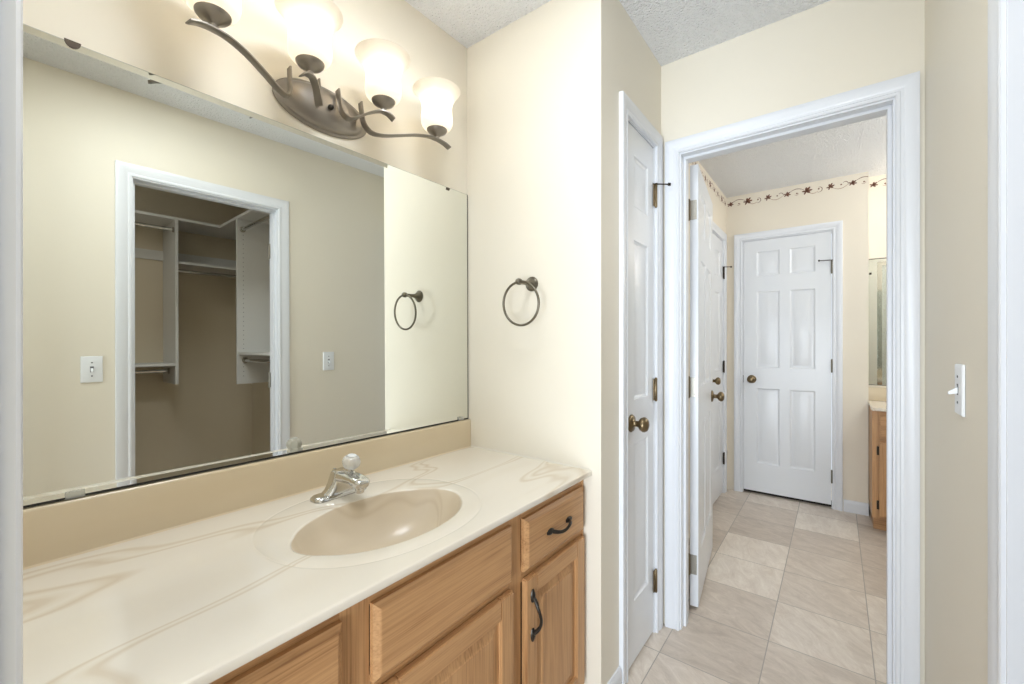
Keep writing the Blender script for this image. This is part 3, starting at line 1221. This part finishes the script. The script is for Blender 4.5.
def rrect(cx_, cy_, z, hx, hy, r, n=6):
    pts = []
    for sx, sy, a0 in ((1, 1, 0), (-1, 1, 90), (-1, -1, 180), (1, -1, 270)):
        for k in range(n + 1):
            a = math.radians(a0 + 90 * k / n)
            pts.append(Vector((cx_ + sx * (hx - r) + r * math.cos(a), cy_ + sy * (hy - r) + r * math.sin(a), z)))
    return pts


MB().loft([rrect(0, 0, 0.0005, 0.026, 0.078, 0.020), rrect(0, 0, 0.006, 0.026, 0.078, 0.020), rrect(0, 0, 0.011, 0.022, 0.073, 0.018), rrect(0, 0, 0.0125, 0.018, 0.066, 0.015)]).build('base_plate', M['chrome'], fa, smooth=50)
b = MB()
b.loft([rrect(0, 0, 0.010, 0.023, 0.052, 0.019), rrect(0, 0, 0.020, 0.022, 0.040, 0.019), rrect(0.0, 0, 0.036, 0.022, 0.031, 0.018), rrect(0.003, 0, 0.054, 0.022, 0.026, 0.017), rrect(0.006, 0, 0.066, 0.021, 0.024, 0.016), rrect(0.008, 0, 0.071, 0.016, 0.020, 0.013)])
b.build('body', M['chrome'], fa, smooth=50)
sp = []
for (x, z, hw, hh, tilt) in ((-0.004, 0.052, 0.023, 0.015, 0.05), (0.02, 0.056, 0.023, 0.0145, 0.04), (0.05, 0.058, 0.0225, 0.013, 0.0), (0.08, 0.057, 0.022, 0.0125, -0.10),
                            (0.102, 0.053, 0.0215, 0.013, -0.22), (0.113, 0.050, 0.019, 0.012, -0.3), (0.118, 0.048, 0.013, 0.007, -0.3)):
    nx, nz = -math.sin(tilt), math.cos(tilt)
    ring = []
    for q in range(20):
        a = 2 * math.pi * q / 20
        cc, ss = math.cos(a), math.sin(a)
        cc = math.copysign(abs(cc) ** 0.6, cc)
        ss = math.copysign(abs(ss) ** 0.6, ss)
        ring.append((x + nx * ss * hh, cc * hw, z + nz * ss * hh))
    sp.append(ring)
s_ = MB().loft(sp).build('spout', M['chrome'], fa, smooth=50)
MB().lathe([(0.0, -0.018), (0.0105, -0.018), (0.012, -0.016), (0.012, 0.002)], (0.098, 0, 0.044), (0.1, 0, 1), 20).build('aerator', M['chrome'], s_, smooth=40)
KX = 0.054
MB().lathe([(0.014, 0.0), (0.014, 0.006), (0.010, 0.009), (0.009, 0.020)], (KX - 0.003, 0, 0.067), (0.16, 0, 1), 20).build('handle_stem', M['chrome'], fa, smooth=40)
kb = MB()
axk = Vector((0.20, 0, 1)).normalized()
rings = []
for r, hh, fl in ((0.011, 0.0, 0), (0.017, 0.003, 0.3), (0.0215, 0.010, 1), (0.023, 0.018, 1), (0.0215, 0.027, 1), (0.017, 0.033, 0.5), (0.012, 0.035, 0)):
    ring = []
    e1 = Vector((0, 1, 0))
    e2 = axk.cross(e1)
    for q in range(48):
        a = 2 * math.pi * q / 48
        rr = r * (1 + 0.05 * fl * math.cos(8 * a))
        ring.append(Vector((KX, 0, 0.082)) + axk * hh + (e1 * math.cos(a) + e2 * math.sin(a)) * rr)
    rings.append(ring)
hk = kb.loft(rings).build('handle_knob', M['acrylic'], fa, smooth=60)
hk['label'] = 'clear acrylic knob'
MB().lathe([(0.0, 0.0), (0.0115, 0.0), (0.0115, 0.0015), (0.008, 0.003), (0.0, 0.0032)], Vector((KX, 0, 0.082)) + axk * 0.0355, axk, 20).build('knob_cap', M['plastic'], hk, smooth=40)
MB().lathe([(0.0028, 0.0), (0.0028, 0.045), (0.0055, 0.047), (0.0065, 0.052), (0.0055, 0.058), (0.0, 0.060)], (-0.021, -0.002, 0.010), (0, 0, 1), 14).build('lift_rod', M['chrome'], fa, smooth=50)

# ------------------------------------------------------------------ wall mirror
mi = thing('wall_mirror', 'large frameless wall mirror above the vanity backsplash', 'mirror', (XL(0.65), 0.65, 0.9085))
MO = Vector((XL(0.65), 0.65, 0.9085))
MZ0, MZ1 = 0.9085, 1.8186
MT = 0.006
PITCH = 0.0044


def mx_(y, z, off):
    return XL(y) + off - PITCH * (z - 1.36) + 0.0012


def mpt(y, z, off):
    return Vector((mx_(y, z, off), y, z)) - MO


b = MB()
ys = (Y0 + 0.002, Y1 - 0.004)
BV = 0.014


def mring(ins, off):
    return [mpt(ys[0] + ins, MZ0 + ins, off), mpt(ys[1] - ins * 0.5, MZ0 + ins, off), mpt(ys[1] - ins * 0.5, MZ1 - ins, off), mpt(ys[0] + ins, MZ1 - ins, off)]


b.loft([mring(0, 0.0018), mring(0, MT + 0.0008), mring(BV, MT)])
b.build('mirror_glass', M['mirror'], mi)
# blackened lower edge and right edge
b = MB()
b.loft([[mpt(y, z, o_) for o_, z in ((MT + 0.0002, MZ0 - 0.0002), (MT + 0.0012, MZ0 - 0.0002), (MT + 0.0010, MZ0 + 0.0042), (MT + 0.0002, MZ0 + 0.0042))] for y in ys])
b.build('blackened_edge', M['mirror_edge'], mi)
b = MB()
b.loft([[mpt(y, z, o_) for o_, y in ((0.0, ys[1] + 0.0003), (MT + 0.0012, ys[1] + 0.0003), (MT + 0.0010, ys[1] - 0.0022), (0.0, ys[1] - 0.0022))] for z in (MZ0, MZ1)])
b.build('side_edge', M['mirror_edge'], mi)
b = MB()
b.loft([[mpt(y, z, o_) for o_, z in ((0.0, MZ1 + 0.0002), (MT + 0.0012, MZ1 + 0.0002), (MT + 0.0010, MZ1 - 0.0012), (0.0, MZ1 - 0.0012))] for y in ys])
b.build('top_edge', M['mirror_side'], mi)


def plate(parent, name, m, y, z, w, h, th, skew=0.0, round_=False):
    b = MB()
    if round_:
        pts = [(-w / 2, h * 0.5), (w / 2, h * 0.5)] + [(w / 2 * math.cos(a), h * 0.5 - h * math.sin(a)) for a in [math.pi * q / 10 for q in range(1, 10)]]
        ring = [(y + p[0], z + p[1]) for p in pts]
    else:
        ring = [(y - w / 2 - skew, z - h / 2), (y + w / 2 - skew, z - h / 2), (y + w / 2 + skew, z + h / 2), (y - w / 2 + skew, z + h / 2)]
    b.loft([[mpt(q[0], q[1], MT + 0.0001) for q in ring], [mpt(q[0], q[1], MT + th) for q in ring]])
    return b.build(name, m, parent, bevel=0.0004)


plate(mi, 'mirror_clip', M['rust'], 0.145, 1.8145, 0.024, 0.014, 0.003, 0.0, True)
plate(mi, 'mirror_clip', M['rust'], 1.160, 1.812, 0.016, 0.009, 0.003, 0.001)
for y in (0.148, 1.225):
    plate(mi, 'clear_clip', M['clear_clip'], y, MZ0 + 0.007, 0.028, 0.014, 0.005, 0.0)

# ------------------------------------------------------------------ towel ring
TX, TZ = -0.877, 1.430
tr = thing('towel_ring', 'round pewter towel ring on the cream wall beside the mirror', 'towel ring', (TX, Y1, TZ))
b = MB().lathe([(0.0, 0.0), (0.0265, 0.0), (0.0265, 0.003), (0.024, 0.006), (0.020, 0.008), (0.019, 0.011), (0.013, 0.018), (0.009, 0.028), (0.0075, 0.044), (0.0075, 0.068)], (0, -0.0003, 0), (0, -1, 0), 28)
b.build('rosette_post', M['pewter'], tr, smooth=50)
MB().lathe([(0.0, -0.013), (0.008, -0.011), (0.0115, -0.005), (0.0115, 0.005), (0.008, 0.011), (0.0, 0.013)], (0, -0.080, 0), (0, -1, 0), 20).build('post_ball', M['pewter'], tr, smooth=60)
rp = []
RR = 0.0755
for i in range(64):
    a = 2 * math.pi * i / 64
    rp.append((0.004 + RR * math.sin(a), -0.080 + 0.004 * (1 - math.cos(a)), -RR + RR * math.cos(a) - 0.0005))
MB().tube(rp, 0.0043, 12, closed=True).build('ring', M['pewter'], tr, smooth=60)

# ------------------------------------------------------------------ light switches on the right wall
def switch(label, y, z, group=None):
    t = thing('light_switch', label, 'light switch', (XR, y, z))
    b = MB()
    prof = [(0.0, 0.0), (0.0, 0.003), (0.0015, 0.0052), (0.004, 0.006)]
    b.loft([[(-d - 0.0003, -0.036 + o_, -0.0585 + o_), (-d - 0.0003, 0.036 - o_, -0.0585 + o_), (-d - 0.0003, 0.036 - o_, 0.0585 - o_), (-d - 0.0003, -0.036 + o_, 0.0585 - o_)] for o_, d in prof])
    p = b.build('switch_plate', M['plastic'], t, smooth=20)
    for zz in (-0.030, 0.030):
        MB().lathe([(0.0, 0.0), (0.0032, 0.0), (0.0026, 0.0012), (0.0, 0.0015)], (-0.0064, 0, zz), (-1, 0, 0), 12).build('screw', M['slot'], p)
    MB().box(-0.0072, -0.0062, -0.006, 0.006, -0.013, 0.013, 0.0004).build('toggle_slot', M['slot'], p)
    b = MB()
    b.loft([[(-0.0065, -0.0045, -0.009), (-0.0065, 0.0045, -0.009), (-0.0065, 0.0045, 0.006), (-0.0065, -0.0045, 0.006)],
            [(-0.0225, -0.0035, -0.0125), (-0.0225, 0.0035, -0.0125), (-0.0225, 0.0035, -0.006), (-0.0225, -0.0035, -0.006)]])
    b.build('toggle', M['plastic'], t, bevel=0.001)
    return t


switch('white toggle light switch on the right wall beside the doorway', 1.412, 1.110)
switch('white toggle light switch left of the closet opening, seen in the mirror', 0.322, 1.110)

# ------------------------------------------------------------------ vanity light
LX, LY, LZ = XL(0.64), 0.659, 1.912
vl = thing('vanity_light', 'bronze wall lamp with four glowing frosted bell shades above the mirror', 'wall lamp', (LX, LY, LZ))
# domed boat-shaped back plate
rings = []
for (k, d) in ((1.0, 0.0005), (1.0, 0.007), (0.965, 0.011), (0.90, 0.0125), (0.86, 0.021), (0.75, 0.029), (0.5, 0.035), (0.2, 0.037)):
    ring = []
    for q in range(64):
        a = 2 * math.pi * q / 64
        c_, s2 = math.cos(a), math.sin(a)
        p_ = 2.0
        hh = 0.067
        ring.append((d * 0.85, 0.007 + 0.145 * k * c_, -0.006 + hh * k * s2))
    rings.append(ring)
MB().loft(rings).build('back_plate', M['bronze'], vl, smooth=50)
MB().lathe([(0.0, 0.0), (0.006, 0.0), (0.007, 0.004), (0.0085, 0.008), (0.006, 0.014), (0.0, 0.016)], (0.029, 0.010, -0.006), (1, 0, 0), 18).build('finial', M['pull'], vl, smooth=50)

vl.rotation_euler = (0.010, 0, 0)
SHX = 0.150
ARM_OUT = [(0.036, 0.108, 0.050), (0.040, 0.109, 0.020), (0.048, 0.112, -0.018), (0.062, 0.128, -0.043), (0.082, 0.158, -0.047), (0.106, 0.200, -0.038), (0.128, 0.248, -0.025),
           (0.142, 0.290, -0.018), (0.149, 0.3215, -0.0185), (0.155, 0.348, -0.024), (0.160, 0.369, -0.034)]
ARM_IN = [(0.040, 0.030, 0.052), (0.046, 0.031, 0.020), (0.056, 0.034, -0.018), (0.074, 0.046, -0.036), (0.098, 0.062, -0.032), (0.122, 0.080, -0.022), (0.142, 0.098, -0.016),
          (0.150, 0.110, -0.0155), (0.156, 0.124, -0.020), (0.161, 0.138, -0.031)]


def arm(pts, sgn):
    P = catmull([(p[0], sgn * p[1], p[2]) for p in pts], 8)
    n = len(P)
    rings = []
    for i, p in enumerate(P):
        t = (P[min(i + 1, n - 1)] - P[max(i - 1, 0)])
        wd = Vector((1, 0, 0))
        t = t.normalized()
        wd = (wd - t * wd.dot(t)).normalized()
        nn = t.cross(wd).normalized()
        hw, ht = 0.0105, 0.0026
        e = min(1.0, (n - 1 - i) / 3 + 0.45)
        rings.append([p + wd * hw * sx + nn * ht * e * sz for sx, sz in ((-1, -0.6), (-0.8, -1), (0.8, -1), (1, -0.6), (1, 0.6), (0.8, 1), (-0.8, 1), (-1, 0.6))])
    b = MB()
    b.loft(rings)
    return b.build('arm', M['bronze'], vl, smooth=40)


GL = [(0.027, 0.000), (0.039, 0.002), (0.0475, 0.010), (0.052, 0.022), (0.0525, 0.038), (0.0505, 0.056), (0.050, 0.072), (0.053, 0.088), (0.060, 0.104), (0.069, 0.117), (0.0765, 0.126), (0.079, 0.129)]


def smooth_prof(pr, n=4):
    q = catmull([(a, b_, 0) for a, b_ in pr], n)
    return [(v.x, v.y) for v in q]


for off, pts, zo in ((-0.3215, ARM_OUT, -0.0165), (-0.110, ARM_IN, -0.013), (0.110, ARM_IN, -0.013), (0.3215, ARM_OUT, -0.0165)):
    arm(pts, 1 if off > 0 else -1)
    MB().lathe([(0.006, -0.004), (0.0075, 0.000), (0.0075, 0.004), (0.012, 0.008), (0.020, 0.013), (0.029, 0.018), (0.0335, 0.024), (0.034, 0.027), (0.030, 0.028), (0.0, 0.028)],
               (SHX, off, zo + 0.003), (0, 0, 1), 30).build('socket_cup', M['bronze'], vl, smooth=45)
    pr = smooth_prof(GL)
    outer = [(r, z) for r, z in pr]
    inner = [(r - 0.003, z + (0.003 if i == 0 else 0.0)) for i, (r, z) in enumerate(pr)][::-1]
    sb = MB()
    sb.lathe(outer + inner, (SHX, off, zo + 0.030), (0, 0, 1), 40, cap=False)
    sb.bm.verts.ensure_lookup_table()
    sh = sb.build('shade', M['shade'], vl, smooth=60)
    MB().lathe([(0.0, 0.0), (0.010, 0.0), (0.011, 0.018), (0.019, 0.036), (0.025, 0.052), (0.024, 0.066), (0.016, 0.077), (0.0, 0.081)], (SHX, off, zo + 0.064), (0, 0, 1), 20).build('bulb', M['bulb'], sh, smooth=60)

# ------------------------------------------------------------------ closet organiser (seen in the mirror)
org = thing('closet_organizer', 'white closet shelving with dividers and hanging rods, seen in the mirror', 'closet shelving', (1.0, 0.6, 0))
OO = Vector((1.0, 0.6, 0))


class MO_(MB):
    def build(self, name, m, parent=None, **k):
        for v in self.bm.verts:
            v.co -= OO
        return MB.build(self, name, m, parent, **k)


ZS = 2.10
XS, YS = 1.285, 1.118
b = MO_()
b.box(XS, CX - 0.001, -0.495, CY - 0.001, ZS, ZS + 0.018)
b.box(XR + TH + 0.003, XS, YS, CY - 0.001, ZS, ZS + 0.018)
bmesh.ops.remove_doubles(b.bm, verts=b.bm.verts[:], dist=1e-5)
b.build('top_shelf', M['melamine'], org)


def rod(y0, y1, x0, x1, z, lab='hanging_rod'):
    b = MO_()
    b.tube([(x0, y0, z), (x1, y1, z)], 0.0125, 16)
    r = b.build(lab, M['chrome'], org, smooth=40)
    for (x, y), s_ in (((x0, y0), 1), ((x1, y1), -1)):
        d = Vector((x1 - x0, y1 - y0, 0)).normalized() * s_
        MO_().lathe([(0.0, 0.0), (0.020, 0.0), (0.020, 0.006), (0.0165, 0.010), (0.0128, 0.012)], (x, y, z), d, 16).build('rod_socket', M['nickel'], r, smooth=40)


YP = 0.848
MO_().box(XS, CX - 0.001, YP, YP + 0.018, 0.945, ZS).build('divider_panel', M['melamine'], org, bevel=0.001)
XP = 0.935
MO_().box(XP, XP + 0.018, YS, CY - 0.001, 0.945, ZS).build('divider_panel', M['melamine'], org, bevel=0.001)
# holes for shelf pins on the right divider
b = MO_()
for zz in [1.0 + 0.032 * i for i in range(34)]:
    for yy in (YS + 0.04, CY - 0.05):
        b.lathe([(0.0, 0.0), (0.0028, 0.0), (0.0028, 0.0004), (0.0, 0.0005)], (XP - 0.0001, yy, zz), (-1, 0, 0), 8)
pin = b.build('shelf_pin_holes', M['slot'], org)
pin['kind'] = 'stuff'
# left bay
MO_().box(XS + 0.005, CX - 0.001, -0.2, YP, 1.075, 1.093).build('shelf', M['melamine'], org)
MO_().box(CX - 0.018, CX - 0.001, -0.2, YP, 1.855, 1.925).build('wall_cleat', M['melamine'], org)
rod(-0.2, YP, XS + 0.03, XS + 0.03, 2.035)
rod(-0.2, YP, XS + 0.16, XS + 0.16, 1.035)
# middle bay
MO_().box(XS + 0.03, CX - 0.001, YP + 0.018, CY - 0.001, 1.80, 1.818).build('shelf', M['melamine'], org)
MO_().box(CX - 0.018, CX - 0.001, YP + 0.018, CY - 0.001, 1.855, 1.925).build('wall_cleat', M['melamine'], org)
rod(YP + 0.018, CY - 0.001, XS + 0.08, XS + 0.08, 1.755)
# right bay, on the near side of its divider
rod(YS + 0.035, YS + 0.035, XR + TH + 0.003, XP, 2.03)
MO_().box(XR + TH + 0.003, XP, YS + 0.005, CY - 0.001, 1.150, 1.168).build('shelf', M['melamine'], org)
rod(YS + 0.05, YS + 0.05, XR + TH + 0.003, XP, 1.11)

# ------------------------------------------------------------------ vanity of the far room
bx0, bx1, by0, by1 = XJ + 0.003, 1.40, 3.575, YA - 0.001
bv = thing('bathroom_vanity', 'oak vanity cabinet in the far room, beside the six-panel door wall', 'vanity cabinet', (bx0, by0, 0))
BO = Vector((bx0, by0, 0))


class MBV(MB):
    def build(self, name, m, parent=None, **k):
        for v in self.bm.verts:
            v.co -= BO
        return MB.build(self, name, m, parent, **k)


MBV().box(bx0, bx1, by0 + 0.02, by1, 0.0955, ZB).build('carcass', M['oak_z'], bv)
MBV().box(bx0 + 0.01, bx1, by0 + 0.075, by1, 0.0, 0.095).build('toe_kick', M['oak_x'], bv)
MBV().box(bx0, bx0 + 0.038, by0, by0 + 0.02, 0.095, ZB).build('frame_stile', M['oak_z'], bv, bevel=0.001)
MBV().box(bx0 + 0.45, bx0 + 0.49, by0, by0 + 0.02, 0.095, ZB).build('frame_stile', M['oak_z'], bv, bevel=0.001)
MBV().box(bx0 + 0.038, bx0 + 0.45, by0, by0 + 0.02, 0.745, ZB).build('frame_rail', M['oak_x'], bv, bevel=0.001)
MBV().box(bx0 + 0.038, bx0 + 0.45, by0, by0 + 0.02, 0.575, 0.615).build('frame_rail', M['oak_x'], bv, bevel=0.001)
MBV().box(bx0 + 0.034, bx0 + 0.454, by0 - 0.019, by0 - 0.0003, 0.612, 0.750, 0.006).build('drawer_front', M['oak_x'], bv)
bd = MBV().box(bx0 + 0.085, bx0 + 0.403, by0 - 0.014, by0 - 0.001, 0.166, 0.534, 0.006).build('cabinet_door', M['oak_z'], bv)
for a, c in ((0.034, 0.086), (0.402, 0.454)):
    MBV().box(bx0 + a, bx0 + c, by0 - 0.019, by0 - 0.0003, 0.115, 0.585, 0.003).build('door_stile', M['oak_z'], bd)
for a, c in ((0.115, 0.167), (0.533, 0.585)):
    MBV().box(bx0 + 0.085, bx0 + 0.403, by0 - 0.0185, by0 - 0.0005, a, c, 0.002).build('door_rail', M['oak_x'], bd)
for z in (0.50, 0.155):
    MBV().box(bx0 + 0.022, bx0 + 0.036, by0 - 0.010, by0 - 0.0002, z, z + 0.055, 0.002).build('hinge', M['brass_dark'], bd)
ct = thing('bathroom_countertop', 'cream countertop on the oak vanity in the far room', 'countertop', (bx0, by0, ZC))
MB().box(0.0 - 0.004, bx1 - bx0, -0.022, by1 - by0, -0.017, 0.0, 0.004).build('slab', M['marble'], ct)
MB().box(0.0 - 0.004, bx1 - bx0, by1 - by0 - 0.02, by1 - by0, 0.0005, 0.095, 0.003).build('backsplash', M['marble_shaded'], ct)
m2 = thing('bathroom_mirror', 'frameless mirror above the vanity in the far room', 'mirror', (bx0, YA, 0.908))
MB().box(0.004, 1.15, -0.006, -0.0005, 0.0, 0.915).build('mirror_glass', M['mirror'], m2)
MB().box(0.004, 1.15, -0.0068, -0.0062, 0.0, 0.006).build('mirror_channel', M['pewter'], m2)
MB().box(0.004, 1.15, -0.0068, -0.0062, 0.907, 0.915).build('mirror_channel', M['pewter'], m2)
MB().box(0.006, 0.02, -0.012, -0.0062, 0.80, 0.815, 0.001).build('mirror_clip', M['brass_dark'], m2)

# framed shower screen, seen only in that mirror
sc = thing('shower_door', 'chrome-framed glass shower door, seen in the far room mirror', 'shower door', (0.310, 2.72, 0))
b = MB()
b.box(0.0, 0.035, -0.02, 0.02, 0.05, 1.98, 0.003)
b.box(0.70, 0.735, -0.02, 0.02, 0.05, 1.98, 0.003)
b.box(0.035, 0.70, -0.02, 0.02, 1.945, 1.98, 0.003)
b.box(0.035, 0.70, -0.02, 0.02, 0.0, 0.05, 0.003)
b.build('door_frame', M['chrome'], sc)
MB().box(0.036, 0.699, -0.004, 0.004, 0.051, 1.944).build('glass_pane', M['glass'], sc)
MB().tube([(0.10, 0.05, 1.1), (0.60, 0.05, 1.1)], 0.008, 10).tube([(0.12, 0.005, 1.1), (0.12, 0.05, 1.1)], 0.006, 8).tube([(0.58, 0.005, 1.1), (0.58, 0.05, 1.1)], 0.006, 8).build('towel_bar', M['chrome'], sc, smooth=40)

# the right wall is very slightly out of square with the room
for nm in ('wall_right', 'trim_6', 'baseboard_right', 'light_switch', 'light_switch.001'):
    o = bpy.data.objects.get(nm)
    if o is None:
        continue
    if o.type == 'MESH':
        for v in o.data.vertices:
            v.co.x -= 0.016 * (v.co.y - 1.2)
    else:
        o.location.x -= 0.016 * (o.location.y - 1.2)
for o in t6.children:
    if o.name.startswith('door_jamb'):
        for v in o.data.vertices:
            v.co.x -= 0.016 * (v.co.y - 1.2)
